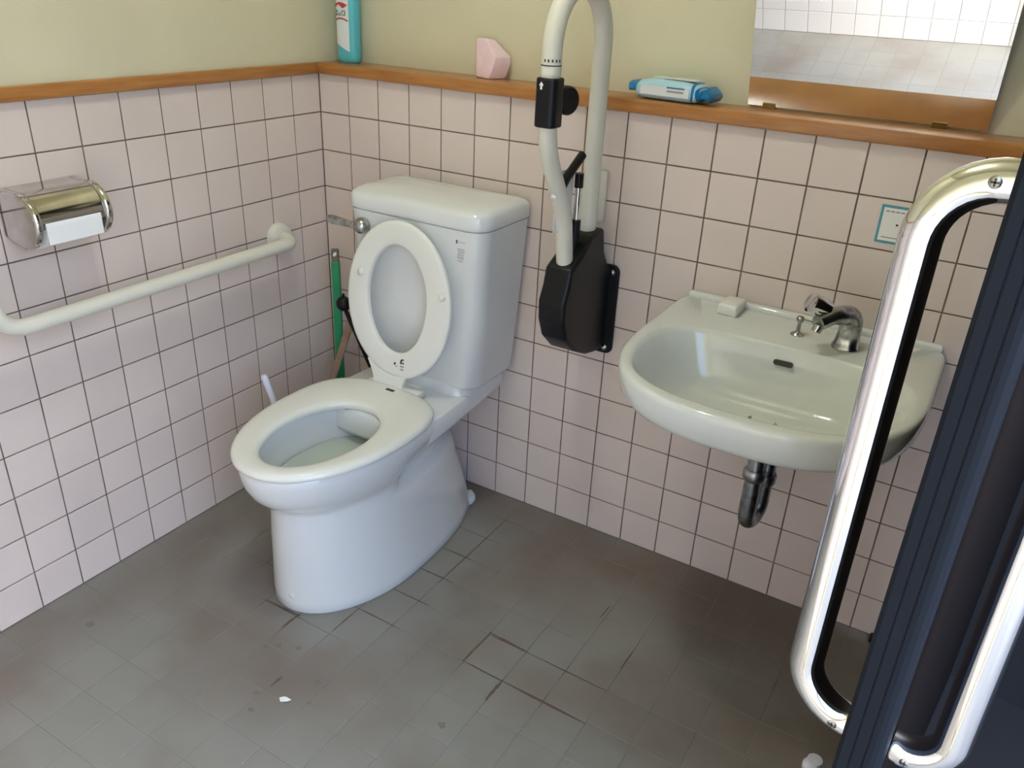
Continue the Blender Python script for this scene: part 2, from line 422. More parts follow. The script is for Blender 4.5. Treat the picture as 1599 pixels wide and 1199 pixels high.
# front wall (seen in the mirror)
wall_front = structure('wall_front', box(-0.26, right_x(YF)+0.02, YF-0.2, YF-0.0015, -0.02, TOP), M_GROUTW)
wall_front['label'] = 'front wall with pale square tiles seen in the mirror'
obj('plaster', *box(-0.26, right_x(YF)+0.02, YF-0.2, YF, TOP, ZC), M_CREAM, wall_front)
RFm = Matrix(((-1,0,0,0),(0,0,1,0),(0,1,0,0),(0,0,0,1)))    # tile normal +y
cells = [(0.1*i+0.05, 0.1*r+0.05, P-JW, P-JW) for i in range(16) for r in range(11)]
tiled(wall_front, cells, None, None, lambda u, v: Matrix.Translation((u, YF, v)) @ RFm, M_TILEW, 'wall_tile',
      lambda p: p.x > 0.35 and p.z < 0.45, 0.004, 0.0008)
ceiling = structure('ceiling', box(-0.26, 2.05, -2.1, 0.26, ZC, ZC+0.1), M_CREAM)

# right wall: oblique, a wide doorway with jambs, lintel and a transom window over it
UD = Vector((0.1323, 0.9912, 0)); ND = Vector((0.9912, -0.1323, 0))
def wr(y0, y1, d0, d1, z0, z1):
    """box along the oblique wall: between y0,y1; from d0 to d1 along the outward normal"""
    v = []
    for z in (z0, z1):
        for (y, d) in ((y0,d0),(y1,d0),(y1,d1),(y0,d1)):
            q = Vector((right_x(y), y, z)) + ND*d; v.append(tuple(q))
    return v, [(3,2,1,0),(4,5,6,7),(0,1,5,4),(1,2,6,5),(2,3,7,6),(3,0,4,7)]
g = G(); g.add(*wr(-2.1, -1.865, 0, 0.12, -0.02, ZC)); 
g.add(*wr(-1.865, -0.03, 0, 0.12, 1.98, ZC))
wall_right = g.obj('wall_right', M_CREAM); wall_right['kind'] = 'structure'
# wooden ledge along the back, thin wooden trim along the left
shelf = structure('trim_1', rbox(-0.003, 1.80, -0.014, YB, 1.1, 1.127, 0.003, 2), M_WOOD, 40)
shelf['label'] = 'brown varnished wooden ledge along the back wall'
trim = structure('trim_2', rbox(-0.003, 0.012, -1.9, -0.0145, 1.1, 1.127, 0.003, 2), M_WOOD, 40)
trim['label'] = 'brown wooden trim strip along the left wall'
# ground outside the doorway
ground = structure('ground', ([(-25,-30,-0.03),(40,-30,-0.03),(40,30,-0.03),(-25,30,-0.03)], [(0,1,2,3)]), M_CONC)
porch = obj('porch_paving', *box(1.66, 4.0, -0.90, 0.2, -0.029, -0.001), M_OUTER, ground)
ground['label'] = 'pale concrete ground outside the doorway'

outer = structure('wall_outer', wr(-0.03, 0.24, 0.0, 2.6, -0.03, ZC), M_OUTER)
outer['label'] = 'dark grey outside wall beyond the door'
# ceiling lamp (out of the frame, gives the small warm highlights)
lamp = thing('ceiling_lamp', (0.80, -0.85, ZC), 'round ceiling lamp over the toilet room', 'lamp')
g = G(); g.add(*lathe([(0,-.0005),(.11,-.0005),(.11,-.03),(.07,-.045),(0,-.045)], (0.80,-0.85,ZC), n=32)); g.obj('lamp_base', M_PAPER, lamp, 40)
ml = bpy.data.materials.new('lamp_glow'); ml.use_nodes = True
e = ml.node_tree.nodes['Principled BSDF']; e.inputs['Emission Color'].default_value = (0.95, 1.0, 0.92, 1); e.inputs['Emission Strength'].default_value = 50.0
g = G(); g.add(*sphere((0.80,-0.85,ZC-0.095), 0.065, 28)); g.obj('lamp_globe', ml, lamp, 60)
# ------------------------------------------------------------------ toilet
TX = 0.467
toilet = thing('toilet', (TX, -0.4, 0), 'white ceramic toilet with tank and raised seat cover in the corner', 'toilet')
def E_(z, yf, yb, hw, yw, pf=2.0, pb=2.5): return egg(TX, yf, yb, hw, yw, z, pf, pb)
def sstep(t): t = max(0, min(1, t)); return t*t*(3-2*t)
def waist(loop, d):
    """pull the rear flanks in under the deck (the hand recess)"""
    out = []
    for (x, y, z) in loop:
        k = d*sstep((y+.455)/.03); dx = x-TX
        out.append((TX + math.copysign(max(abs(dx)-k, min(abs(dx), .02)), dx), y, z))
    return out
outer = [E_(0.000, -.690, -.03, .162, -.42, 2.0, 2.4), E_(0.006, -.695, -.03, .166, -.42, 2.0, 2.4),
         E_(0.030, -.694, -.035, .164, -.42, 2.0, 2.4),
         E_(0.120, -.692, -.065, .154, -.43, 2.0, 2.4), E_(0.200, -.690, -.095, .146, -.44, 2.0, 2.4),
         E_(0.236, -.688, -.105, .142, -.45, 2.0, 2.4), waist(E_(0.243, -.688, -.107, .1415, -.45, 2.0, 2.4), .004), waist(E_(0.252, -.688, -.11, .140, -.45, 2.0, 2.4), .026), waist(E_(0.268, -.688, -.115, .139, -.45, 2.0, 2.4), .032),
         waist(E_(0.279, -.691, -.12, .140, -.45, 2.0, 2.4), .032), waist(E_(0.288, -.703, -.13, .144, -.45, 2.0, 2.4), .034),
         waist(E_(0.302, -.722, -.15, .151, -.45, 2.0, 2.4), .034), waist(E_(0.325, -.742, -.18, .160, -.45, 2.0, 2.6), .020), E_(0.350, -.754, -.20, .167, -.45, 2.0, 2.8),
         E_(0.375, -.759, -.20, .171, -.45, 2.0, 2.8), E_(0.392, -.759, -.20, .171, -.45, 2.0, 2.8),
         E_(0.398, -.753, -.206, .165, -.45, 2.0, 2.8)]
inner = [egg(TX+.008, -.724, -.365, .117, -.55, .398, 2.0, 2.2), egg(TX+.008, -.720, -.370, .113, -.55, .394, 2.0, 2.2),
         egg(TX+.008, -.718, -.370, .113, -.55, .355, 2.0, 2.2), egg(TX+.006, -.700, -.365, .104, -.54, .300, 2.0, 2.2),
         egg(TX+.004, -.664, -.375, .086, -.52, .250, 2.0, 2.1), egg(TX, -.600, -.390, .062, -.49, .205, 2.0, 2.0),
         egg(TX, -.540, -.400, .045, -.47, .165, 2.0, 2.0)]
g = G(); g.add(*loft(outer + inner)); bowl = g.obj('bowl', M_CERAMIC, toilet, 50)
# deck that carries the tank
def deck_loop(z, d):
    return [(TX-.148+d, -.012-d, z), (TX-.166+d, -.36, z), (TX-.150+d, -.42+d, z), (TX+.150-d, -.42+d, z), (TX+.166-d, -.36, z), (TX+.148-d, -.012-d, z)]
g = G(); lo = []
for (z, d) in ((.326,.014),(.334,.004),(.346,0),(.386,0),(.3955,.003),(.3985,.010)):
    L_ = deck_loop(z, d)
    if z < .35: L_ = [(x, y, z + 0.030*max(0, min(1, (y+.42)/.3))*(1 if z < .33 else .7)) for (x, y, z) in L_]
    lo.append(L_)
g.add(*loft(lo)); deck = g.obj('deck', M_CERAMIC, toilet, 45)
g = G(); g.add(*loft([rrect(TX+.004, -.115, .152, .10, .05, .396), rrect(TX+.004, -.115, .146, .094, .05, .415), rrect(TX+.004, -.115, .146, .094, .05, .445)]))
g.obj('tank_seat', M_CERAMIC, toilet, 45)
WL = lambda z: egg(TX+.006, -.694, -.368, .1025, -.54, z, 2.0, 2.2)
water = obj('water', *loft([WL(.3100), WL(.3101)]), M_WATER, toilet)
obj('bolt_cap', *lathe([(0,-.004),(.0085,-.004),(.0085,.003),(.006,.005),(0,.0055)], (.482,-.6905,.047), (0.12,-1,0.03)), M_CERAMIC, toilet, 40)
g = G(); g.add(*loft([egg(.560,-.115,-.055,.020,-.085,z,2,2) for z in (0.0005,.012)] + [egg(.557,-.105,-.06,.013,-.085,.022,2,2)]))
g.obj('floor_flange', M_CERAMIC, toilet, 50)
# seat ring lying on the bowl
def ring(outs, ins):
    """closed ring: outer loops bottom->top then inner loops top->bottom"""
    v, f = loft(outs + ins, False, False); n = len(outs[0]); a = (len(outs)+len(ins)-1)*n
    f += [(a+i, a+(i+1) % n, (i+1) % n, i) for i in range(n)]
    return v, f
SO = lambda z, d: E_(z, -.766+d, -.280-d, .184-d, -.48, 2.05, 3.0)
SI = lambda z, d: egg(TX+.009, -.716-d, -.405+d, .104+d, -.55, z, 2.0, 2.1)
g = G(); g.add(*ring([SO(.401,.006), SO(.404,.001), SO(.410,0), SO(.416,.003), SO(.4200,.009), SO(.4216,.020)],
                     [SI(.4214,.016), SI(.4185,.006), SI(.414,.001), SI(.408,0), SI(.401,.002)]))
seat = g.obj('seat', M_SEAT, toilet, 50)
for (x, y) in ((TX+.150,-.47),(TX+.118,-.62)):
    obj('seat_buffer', *rbox(x-.008, x+.008, y-.012, y+.012, .394, .404, .003), M_SEAT, seat, 40)
# hinge block
g = G(); g.add(*rbox(TX-.085, TX+.075, -.296, -.256, .399, .4195, .006)); hinge = g.obj('hinge', M_SEAT, toilet, 40)
obj('hinge_slot', *rbox(TX-.006, TX+.018, -.316, -.306, .4212, .4224, .0005), M_DARKPR, hinge, 40)
# raised cover leaning against the tank (plane through hinge, leaning back)
LB, LT = Vector((0, -.282, .410)), Vector((0, -.244, .832))
LU = (LT-LB).normalized(); LN = Vector((1,0,0)).cross(LU)
if LN.y > 0: LN = -LN                                          # faces the room
def lid_pt(x, h, d): return tuple(Vector((x, 0, 0)) + LB + LU*h + LN*d)
CXL = 0.466
HL = (LT-LB).length
def lid_loop(inset, d, n=56):
    out = []
    for k in range(n):
        a = 2*math.pi*k/n; c, s = math.cos(a), math.sin(a)
        hw = .155 - inset; h0 = .225
        h = h0 + ((HL-h0-inset) if s >= 0 else (h0-.035-inset))*s
        out.append(lid_pt(CXL + hw*c, h, d))
    return out
def lid_hole(inset, d, n=56):
    out = []
    for k in range(n):
        a = 2*math.pi*k/n; c, s = math.cos(a), math.sin(a)
        hw = .088 + inset; h0 = .235
        h = h0 + ((.366+inset-h0) if s >= 0 else (h0-.098+inset))*s
        out.append(lid_pt(.463 + hw*c, h, d))
    return out
g = G(); g.add(*ring([lid_loop(.003,-.003), lid_loop(0,-.001), lid_loop(0,.005), lid_loop(.003,.008), lid_loop(.010,.0095)],
                     [lid_hole(.006,.0095), lid_hole(.002,.008), lid_hole(0,.004), lid_hole(0,-.003)]))
cover = g.obj('seat_cover', M_SEAT, toilet, 50)
cover['label'] = 'raised white oval seat cover leaning on the tank'
g = G(); pr = []
for (h, hw) in ((-.004,.046),(.02,.045),(.045,.055),(.065,.066)):
    pr.append([lid_pt(.447-hw, h, -.002), lid_pt(.447+hw, h, -.002), lid_pt(.447+hw, h, .008), lid_pt(.447-hw, h, .008)])
g.add(*loft(pr)); g.obj('cover_neck', M_SEAT, cover, 40)
for (x, h) in ((.356,.283),(.598,.270)):
    g = G(); g.add(*lathe([(0,-.002),(.009,-.002),(.008,.006),(.005,.008),(0,.0085)], lid_pt(x, h, .009), tuple(LN))); g.obj('bumper', M_SEAT, cover, 50)
def decal(name, pts, m, parent):
    """tiny flat printed marks, one object for each mark (4 points each)"""
    for q in pts: obj(name, list(q), [(0,1,2,3)], m, parent)
def lid_quad(x, h, w, hh, sk=0.0): return [lid_pt(x-w/2, h-hh/2, .0102), lid_pt(x+w/2, h-hh/2, .0102), lid_pt(x+w/2+sk, h+hh/2, .0102), lid_pt(x-w/2+sk, h+hh/2, .0102)]
decal('print', [lid_quad(.487,.082,.005,.012,.002), lid_quad(.493,.088,.006,.004), lid_quad(.494,.079,.006,.004),
                lid_quad(.468,.073,.006,.006,.002)], M_DARKPR, cover)
decal('print', [lid_quad(.491,.070,.012,.004), lid_quad(.491,.062,.010,.004), lid_quad(.474,.067,.006,.003)], M_PRINT, cover)
# tank
TKX = 0.473
def tk(z, hx, y0, y1, r, rb=.014, n=8):
    """rounded front corners (r), nearly square back corners (rb)"""
    out = []
    for (sx, sy, a0, rr) in ((1,1,0,rb),(-1,1,90,rb),(-1,-1,180,r),(1,-1,270,r)):
        cx = TKX + sx*(hx-rr); cy = (y1-rr) if sy > 0 else (y0+rr)
        for k in range(n+1):
            a = math.radians(a0 + 90*k/n); out.append((cx + rr*math.cos(a), cy + rr*math.sin(a), z))
    return out
g = G(); g.add(*loft([tk(.418,.158,-.195,-.03,.04), tk(.422,.170,-.206,-.022,.045), tk(.430,.176,-.210,-.018,.046),
                      tk(.60,.188,-.215,-.014,.046), tk(.830,.2015,-.222,-.010,.046)]))
tank = g.obj('tank', M_CERAMIC, toilet, 50)
g = G(); g.add(*loft([tk(.8302,.198,-.218,-.012,.045), tk(.8325,.198,-.218,-.012,.045), tk(.8335,.2035,-.224,-.009,.048), tk(.838,.2045,-.225,-.008,.048), tk(.862,.2035,-.224,-.008,.048), tk(.870,.200,-.219,-.011,.046),
                      tk(.8755,.192,-.209,-.018,.044), tk(.880,.178,-.195,-.03,.04), tk(.884,.14,-.165,-.05,.03), tk(.8855,.08,-.135,-.08,.02)]))
tl = g.obj('tank_lid', M_CERAMIC, toilet, 60)
g = G(); g.add(*lathe([(0,-.012),(.012,-.012),(.014,0),(.0175,.004),(.020,.016),(.018,.026),(.012,.032),(0,.035)], (.336,-.218,.795), (-.15,-1,0)))
lev = g.obj('flush_lever', M_CHROME_OLD, toilet, 50)
g = G(); g.add(*loft([[(x, y-.006, z-.009*s), (x, y+.006, z-.009*s), (x, y+.006, z+.009*s), (x, y-.006, z+.009*s)] for (x, y, z, s) in
                      ((.338,-.240,.795,.7),(.30,-.243,.796,.85),(.255,-.246,.799,1.2),(.238,-.247,.800,.9))]))
bevel_obj(g.obj('lever_arm', M_CHROME_OLD, lev, 40), .003)
def tank_quad(x, z, w, h, d=.0006):
    y = -.215 - (z-.60)/.23*.007 - d
    return [(x-w/2, y, z-h/2), (x+w/2, y, z-h/2), (x+w/2, y, z+h/2), (x-w/2, y, z+h/2)]
decal('print', [tank_quad(.604,.804,.0025,.008), tank_quad(.6065,.8065,.004,.002), tank_quad(.6065,.8015,.004,.002)], M_DARKPR, tank)
decal('print', [tank_quad(.613+.0047*i,.8045,.0032,.0035) for i in range(4)] + [tank_quad(.616,.787,.020,.0042), tank_quad(.618,.781,.018,.0042), tank_quad(.611,.774,.009,.005), tank_quad(.6205,.774,.007,.005),
                tank_quad(.611,.767,.009,.005), tank_quad(.6205,.767,.007,.005), tank_quad(.614,.759,.014,.0042)], M_PRINTL, tank)

# ------------------------------------------------------------------ washbasin
SX, SZ = 1.358, 0.727
basin = thing('washbasin', (SX, -.02, 0.60), 'white wall mounted washbasin under the tilted mirror', 'washbasin')
def S_(z, d, yb=0.0, yf=-.545, hw=.275, yw=-.25, pf=2.6, pb=14): return egg(SX, yf+d, yb, hw-d, yw, z, pf, pb, 72)
def I_(z, d, sh=0.0): return egg(SX, -.508+d+sh, -.182-d*.55+sh*.4, .240-d, -.31+sh, z, 2.6, 3.2, 72)
outs = [S_(.540,.20,0,-.42), S_(.560,.17,0,-.44), S_(.590,.13,0,-.47), S_(.620,.085,0,-.505), S_(.640,.050,0,-.525), S_(.654,.026), S_(.662,.014), S_(.674,.006), S_(.695,.002), S_(.714,0), S_(.722,.0012), S_(.7255,.004), S_(SZ,.009)]
ins = [I_(SZ,-.012), I_(.7255,-.006), I_(.718,.001), I_(.69,.012), I_(.65,.030), I_(.625,.050), I_(.609,.085), I_(.602,.13), I_(.598,.18), I_(.596,.205)]
g = G(); g.add(*loft(outs + ins)); sink = g.obj('bowl', M_BASIN, basin, 50)
g = G(); g.add(*rbox(SX-.262, SX+.262, -.024, -.001, .722, .7395, .0075, 4)); g.obj('back_lip', M_BASIN, basin, 40)
g = G(); g.add(*lathe([(.0,0),(.029,0),(.029,.002),(.023,.003),(.021,.001),(0,.001)], (SX,-.262,.5985), n=28)); g.obj('drain', M_CHROME_OLD, basin, 40)
g = G(); L_ = []
for k in range(24):
    a = 2*math.pi*k/24; L_.append((spow(math.cos(a),1)*.005 + math.copysign(.014, math.cos(a)), .0055*math.sin(a)))
L_ = [(SX+.003 + x, h) for x, h in L_]
OV0 = Vector((0,-.1925,.6965)); OVU = Vector((0,.28,1)).normalized()
g.add(*loft([[tuple(Vector((x,0,0)) + OV0 + OVU*h + Vector((0,-dd,.28*dd))) for x, h in L_] for dd in (-.002,.0012)])); g.obj('overflow_slot', M_DARKHOLE, basin)
# tap
tap = thing('tap', (1.455,-.11,.727), 'dull chrome self closing tap on the washbasin', 'tap')
g = G(); g.add(*loft([rrect(1.455,-.108,.027,.024,.020,z) for z in (.7273,.731)] + [rrect(1.455,-.108,.024,.021,.019,.735), rrect(1.456,-.109,.021,.019,.017,.76), rrect(1.456,-.111,.020,.019,.017,.778)]))
g.obj('tap_body', M_CHROME_OLD, tap, 45)
g = G(); pth = fillet([(1.456,-.108,.765),(1.455,-.112,.797),(1.430,-.155,.802),(1.408,-.190,.792)], [0,.025,.05,0], 6)
g.add(*tube(pth, [.022 - .007*i/(len(pth)-1) for i in range(len(pth))], 20)); g.obj('spout', M_CHROME_OLD, tap, 50)
g = G(); g.add(*lathe([(0,-.012),(.009,-.012),(.010,0),(0,.002)], (1.410,-.188,.786), (0.3,.5,1))); g.obj('aerator', M_CHROME_OLD, tap, 50)
ax = Vector((-.62,-.55,.35)).normalized()
c0 = Vector((1.420,-.150,.806))
g = G(); g.add(*lathe([(0,0),(.011,0),(.0125,.010),(.0195,.013),(.0200,.046),(.018,.050),(0,.051)], tuple(c0), tuple(ax))); g.obj('push_knob', M_CHROME, tap, 40)
# plug on its rod
plug = thing('plug_lever', (1.36,-.102,.727), 'small chrome plug knob beside the tap', 'plug')
g = G(); g.add(*lathe([(0,0),(.014,0),(.014,.003),(.009,.006),(.004,.008),(.0035,.026),(.0075,.031),(.0085,.036),(.006,.040),(0,.041)], (1.36,-.102,.7265))); g.obj('knob', M_CHROME_OLD, plug, 50)
g = G(); g.add(*tube([(1.362,-.104,.763),(1.388,-.128,.770),(1.404,-.150,.776)], .0016, 8)); g.obj('link_rod', M_CHROME_OLD, plug, 50)
# white block on the ledge
g = G(); g.add(*rbox(1.186,1.230,-.092,-.0245,.7265,.752,.006,3)); blk = g.obj('soap_bar', M_SEAT, None, 40, (1.213,-.05,.727))
tag(blk, 'small white soap block on the left back ledge of the washbasin', 'soap')
# trap
trap = thing('drain_trap', (1.36,-.2,.35), 'dark chrome drain trap under the washbasin', 'pipe')
M_TRAP = mat('dull_trap_metal', (0.36, 0.37, 0.38, 1), rough=0.34, metal=1.0, noise=0.25, nscale=40)
g = G(); g.add(*tube([(1.362,-.255,.538),(1.362,-.255,.475)], .0175)); g.obj('tail_pipe', M_TRAP, trap, 50)
g = G(); g.add(*lathe([(0,0),(.019,0),(.0235,.006),(.0235,.020),(.019,.026),(0,.026)], (1.362,-.255,.462), n=18)); g.obj('coupling_nut', M_TRAP, trap, 40)
g = G(); pth = fillet([(1.362,-.255,.470),(1.362,-.255,.350),(1.372,-.190,.350),(1.372,-.190,.495),(1.375,-.0,.500)], [0,.032,.032,.035,0], 8)
g.add(*tube(pth, .0175)); g.obj('bend', M_TRAP, trap, 50)
g = G(); g.add(*lathe([(0,0),(.021,0),(.023,.005),(.023,.018),(.021,.023),(0,.023)], (1.372,-.190,.425), n=18)); g.obj('coupling_nut', M_TRAP, trap, 40)
g = G(); g.add(*lathe([(0,0),(.036,0),(.034,.008),(.02,.012),(0,.012)], (1.375,0,.500), (0,-1,0))); g.obj('wall_flange', M_TRAP, trap, 40)

# ------------------------------------------------------------------ tilted mirror
TILT = math.radians(15.5)
mu = Vector((0, -math.sin(TILT), math.cos(TILT))); mn = Vector((0, -math.cos(TILT), -math.sin(TILT)))
M0 = Vector((0, .088, 1.1285)); MH = 0.60; MX0, MX1 = 1.131, 1.586
def mp(x, h, d): return tuple(Vector((x,0,0)) + M0 + mu*h + mn*d)
mirror = thing('tilted_mirror', (1.358, .088, 1.128), 'tilted wall mirror standing on the wooden ledge above the washbasin', 'mirror')
def mbox(x0, x1, h0, h1, d0, d1):
    v = [mp(x,h,d) for d in (d0,d1) for (x,h) in ((x0,h0),(x1,h0),(x1,h1),(x0,h1))]
    return v, [(3,2,1,0),(4,5,6,7),(0,1,5,4),(1,2,6,5),(2,3,7,6),(3,0,4,7)]
obj('mirror_glass', *mbox(MX0, MX1, .003, MH, -.004, 0), M_MIRROR, mirror)
obj('backing', *mbox(MX0+.002, MX1-.002, .003, MH-.002, -.009, -.0042), M_DOOR, mirror)
for x in (1.176, 1.503):
    g = G(); g.add(*mbox(x-.013, x+.013, -.002, .0025, -.010, .004)); g.add(*mbox(x-.013, x+.013, -.002, .010, .0003, .0022)); g.obj('clip', M_BRASS, mirror)
for x in (1.20, 1.51):
    a = Vector(mp(x, MH-.03, -.008)); g = G(); g.add(*tube([tuple(a), (x, YB, a.z)], .005, 10)); g.obj('stay', M_CHROME, mirror, 50)

# ------------------------------------------------------------------ sliding door with pull handles
D0 = Vector((1.6455, -1.083, 0)); DT = .0385
door = thing('door', (1.70, -.6, 0), 'dark door panel standing edge on beside the washbasin', 'door')
def dp(u, d, z): return tuple(D0 + UD*u + ND*d + Vector((0,0,z)))
def dbox(u0, u1, d0, d1, z0, z1):
    v = [dp(u,d,z) for z in (z0,z1) for (u,d) in ((u0,d0),(u1,d0),(u1,d1),(u0,d1))]
    return v, [(3,2,1,0),(4,5,6,7),(0,1,5,4),(1,2,6,5),(2,3,7,6),(3,0,4,7)]
obj('panel', *dbox(.012, 1.03, .0015, DT-.0015, .012, 1.975), M_DOOR, door)
prof = [(.0,.004),(.0,.0125),(.0012,.0128),(.0012,.0137),(0,.014),(0,.0235),(.0012,.0238),(.0012,.0247),(0,.025),(0,DT-.009),(.002,DT-.0045),(.006,DT-.001),(.012,DT),(.030,DT),(.030,0),(.004,0)]
g = G(); g.add(*loft([[dp(u,d,z) for u,d in prof] for z in (.012,1.975)])); g.obj('edge_strip', M_DOOR_EDGE, door)
def pull(side, z0, z1):
    face = 0.0 if side < 0 else DT; off = .058 if side < 0 else .046
    s = -1 if side < 0 else 1; u = .055
    pth = fillet([dp(u, face, z1), dp(u, face+s*off, z1), dp(u, face+s*off, z0), dp(u, face, z0)], [0,.054,.054,0] if side < 0 else [0,.040,.040,0], 10)
    g = G(); g.add(*tube(pth, .0168, 28)); h = g.obj('pull_handle', M_CHROME, door, 60)
    h['label'] = 'chrome D shaped pull handle'
    for z in (z0, z1):
        c = Vector(dp(u-.0155, face + s*.016, z)); g = G()
        g.add(*lathe([(0,-.002),(.0048,-.002),(.0048,.0012),(.003,.002),(0,.002)], tuple(c), tuple(-UD), 16)); g.obj('screw', M_CHROME_OLD, h, 40)
        g = G(); a = c - UD*.0021
        g.add(*box(-.003,.003,-.0003,.0003,-.0006,.0006)); g.add(*box(-.0006,.0006,-.0003,.0003,-.003,.003)); q = Matrix.Translation(a)
        g.v = [tuple(q @ Vector(p)) for p in g.v]; g.obj('screw_slot', M_DARKPR, h)
    return h
pull(-1, .690, 1.234); pull(1, .690, 1.234)
obj('floor_guide', *rbox(1.646,1.700,-.030,-.002,0.0005,.012,.004), M_BLACK, door, 40)

# ------------------------------------------------------------------ L-shaped grab rail on the left wall
rail = thing('grab_rail', (0,-.19,.697), 'ivory L shaped grab rail below the paper holder', 'grab rail')
pth = fillet([(0.008,-.192,.695),(.068,-.192,.695),(.068,-.985,.692),(.068,-.985,1.40),(.008,-.985,1.40)], [0,.04,.06,.04,0], 10)
g = G(); g.add(*tube(pth, .0168, 24)); g.obj('tube', M_RAIL, rail, 60)
for (y, z) in ((-.192,.695),(-.985,1.40)):
    g = G(); g.add(*lathe([(0,0),(.039,0),(.0385,.010),(.034,.020),(.022,.025),(0,.025)], (0,y,z), (1,0,0), 28)); g.obj('flange', M_RAIL, rail, 40)

# ------------------------------------------------------------------ paper holder + roll
ph = thing('paper_holder', (0,-.812,.85), 'chrome toilet paper holder on the left wall', 'paper holder')
def dplate(y0, y1, grow=0.0):
    pts = [(0.0,.852-grow),(.0,.948+grow)]
    for k in range(13):
        a = math.radians(100 - 190*k/12); pts.append((.062+ (.056+grow)*math.cos(a), .893 + (.055+grow)*math.sin(a)))
    return prism([(max(0.0005,x),z) for x,z in pts], 'y', y0, y1)
for (y0, y1) in ((-.895,-.879),(-.748,-.732)):
    g = G(); g.add(*dplate(y0, y1)); bevel_obj(g.obj('side_plate', M_HOLDER, ph, 30), .006, 3)
arc_o = []; arc_i = []
for k in range(15):
    a = math.radians(100 - 112*k/14); arc_o.append((.058+.052*math.cos(a), .893+.053*math.sin(a))); arc_i.append((.058+.0505*math.cos(a), .893+.0515*math.sin(a)))
poly = [(.001,.946)] + arc_o + arc_i[::-1] + [(.001,.9445)]
g = G(); g.add(*prism(poly, 'y', -.8785, -.7485)); g.obj('cover', M_HOLDER, ph, 30)
g = G(); g.add(*tube([(.064,-.879,.884),(.064,-.748,.884)], .006, 12)); g.obj('spindle', M_HOLDER, ph, 50)
roll = thing('toilet_paper_roll', (.066,-.812,.88), 'white toilet paper roll in the chrome holder', 'toilet paper')
def tubeY(r0, r1, y0, y1, c, n=40):
    lo = []
    for (r, y) in ((r0,y0),(r1,y0),(r1,y1),(r0,y1)):
        lo.append([(c[0]+r*math.cos(2*math.pi*k/n), y, c[1]+r*math.sin(2*math.pi*k/n)) for k in range(n)])
    v, f = loft(lo, False, False); f += [(3*n+i, 3*n+(i+1)%n, (i+1)%n, i) for i in range(n)]
    return v, f
g = G(); g.add(*tubeY(.019,.047,-.872,-.757,(.064,.884))); g.obj('paper', M_PAPER, roll, 40)
g = G(); g.add(*tubeY(.0175,.019,-.8725,-.7565,(.064,.884))); g.obj('core', M_STICK, roll, 40)
g = G(); g.add(*box(.1105,.1111,-.872,-.757,.852,.886)); g.obj('loose_sheet', M_PAPER, roll)

# ------------------------------------------------------------------ fold-up grab bar beside the toilet
GX = .865
bar = thing('folding_grab_bar', (GX, 0, .53), 'ivory fold up grab bar with black wall bracket between toilet and washbasin', 'grab bar')
def gq(y, z): return (GX, y, z)
arc = [gq(-.1925 + .1075*math.cos(math.radians(t)), 1.235 + .1075*math.sin(math.radians(t))) for t in range(0, 181, 10)]
g = G(); g.add(*tube([gq(-.085,.83)] + arc + [gq(-.300,1.19)], .0192, 24)); g.obj('arm_tube', M_RAIL, bar, 60)
pth = fillet([gq(-.300,1.20), gq(-.300,1.06), gq(-.205,.905), gq(-.180,.765)], [0,.16,.16,0], 10)
g = G(); g.add(*tube(pth, .0182, 24)); g.obj('support_tube', M_RAIL, bar, 60)
g = G(); g.add(*tube([gq(-.300,1.2065), gq(-.300,1.2085)], .0196, 24)); g.obj('ring_mark', M_DARKPR, bar, 40)
g = G(); g.add(*loft([rrect(GX,-.300,.0225,.0225,.013,z) for z in (1.097,1.186)])); cl = g.obj('clamp', M_BLACK, bar, 40); bevel_obj(cl, .003)
g = G(); g.add(*lathe([(0,-.013),(.024,-.013),(.027,-.009),(.027,.009),(.024,.013),(0,.013)], (GX+.012,-.257,1.143), (1,-.3,0), 28)); g.obj('knob', M_BLACK, cl, 40)
ya = -.3232
g = G(); g.add([(GX-.006+x, ya, 1.166+z) for x,z in ((-.0022,0),(.0022,0),(.0022,.007),(.005,.007),(0,.014),(-.005,.007),(-.0022,.007))], [(0,1,2,3,4,5,6)]); g.obj('arrow_mark', M_PAPER, cl)
body = [(0,.545),(-.05,.545),(-.10,.556),(-.17,.590),(-.215,.630),(-.235,.675),(-.238,.72),(-.222,.752),(-.212,.792),(-.165,.815),(-.125,.848),(-.062,.855),(-.050,.80),(-.02,.757),(0,.752)]
g = G(); g.add(*prism(body, 'x', GX-.033, GX+.033)); mb = g.obj('bracket_body', M_BLACK, bar, 30); bevel_obj(mb, .008, 3, 20)
g = G(); g.add(*loft([[(x, y, z) for x, z, _ in [(p[0], p[1], 0) for p in rrect(GX, .642, .056, .113, .018, 0)]] for y in (-.0005,-.010)])); pl = g.obj('wall_plate', M_BLACK, bar, 40); bevel_obj(pl, .003)
for (x, z) in ((.905,.738),(.903,.546),(.826,.738),(.826,.546)):
    g = G(); g.add(*lathe([(0,0),(.0075,0),(.0075,.003),(.004,.0065),(0,.007)], (x,-.010,z), (0,-1,0), 16)); g.obj('bolt', M_CHROME_OLD, pl, 40)
g = G(); g.add(*tube([gq(-.228,.965), gq(-.205,.985), gq(-.140,1.022)], .0095, 14)); g.obj('release_lever', M_BLACK, bar, 50)
g = G(); g.add(*tube([gq(-.146,.88), gq(-.146,.962)], .007, 14)); g.obj('gas_spring', M_CHROME, bar, 50)
g = G(); g.add(*tube([gq(-.146,.955), gq(-.146,.985)], .0095, 14)); g.obj('spring_cap', M_BLACK, bar, 50)
g = G(); g.add(*tube([gq(-.150,.80), gq(-.146,.885)], .011, 14)); g.obj('spring_sleeve', M_BLACK, bar, 50)
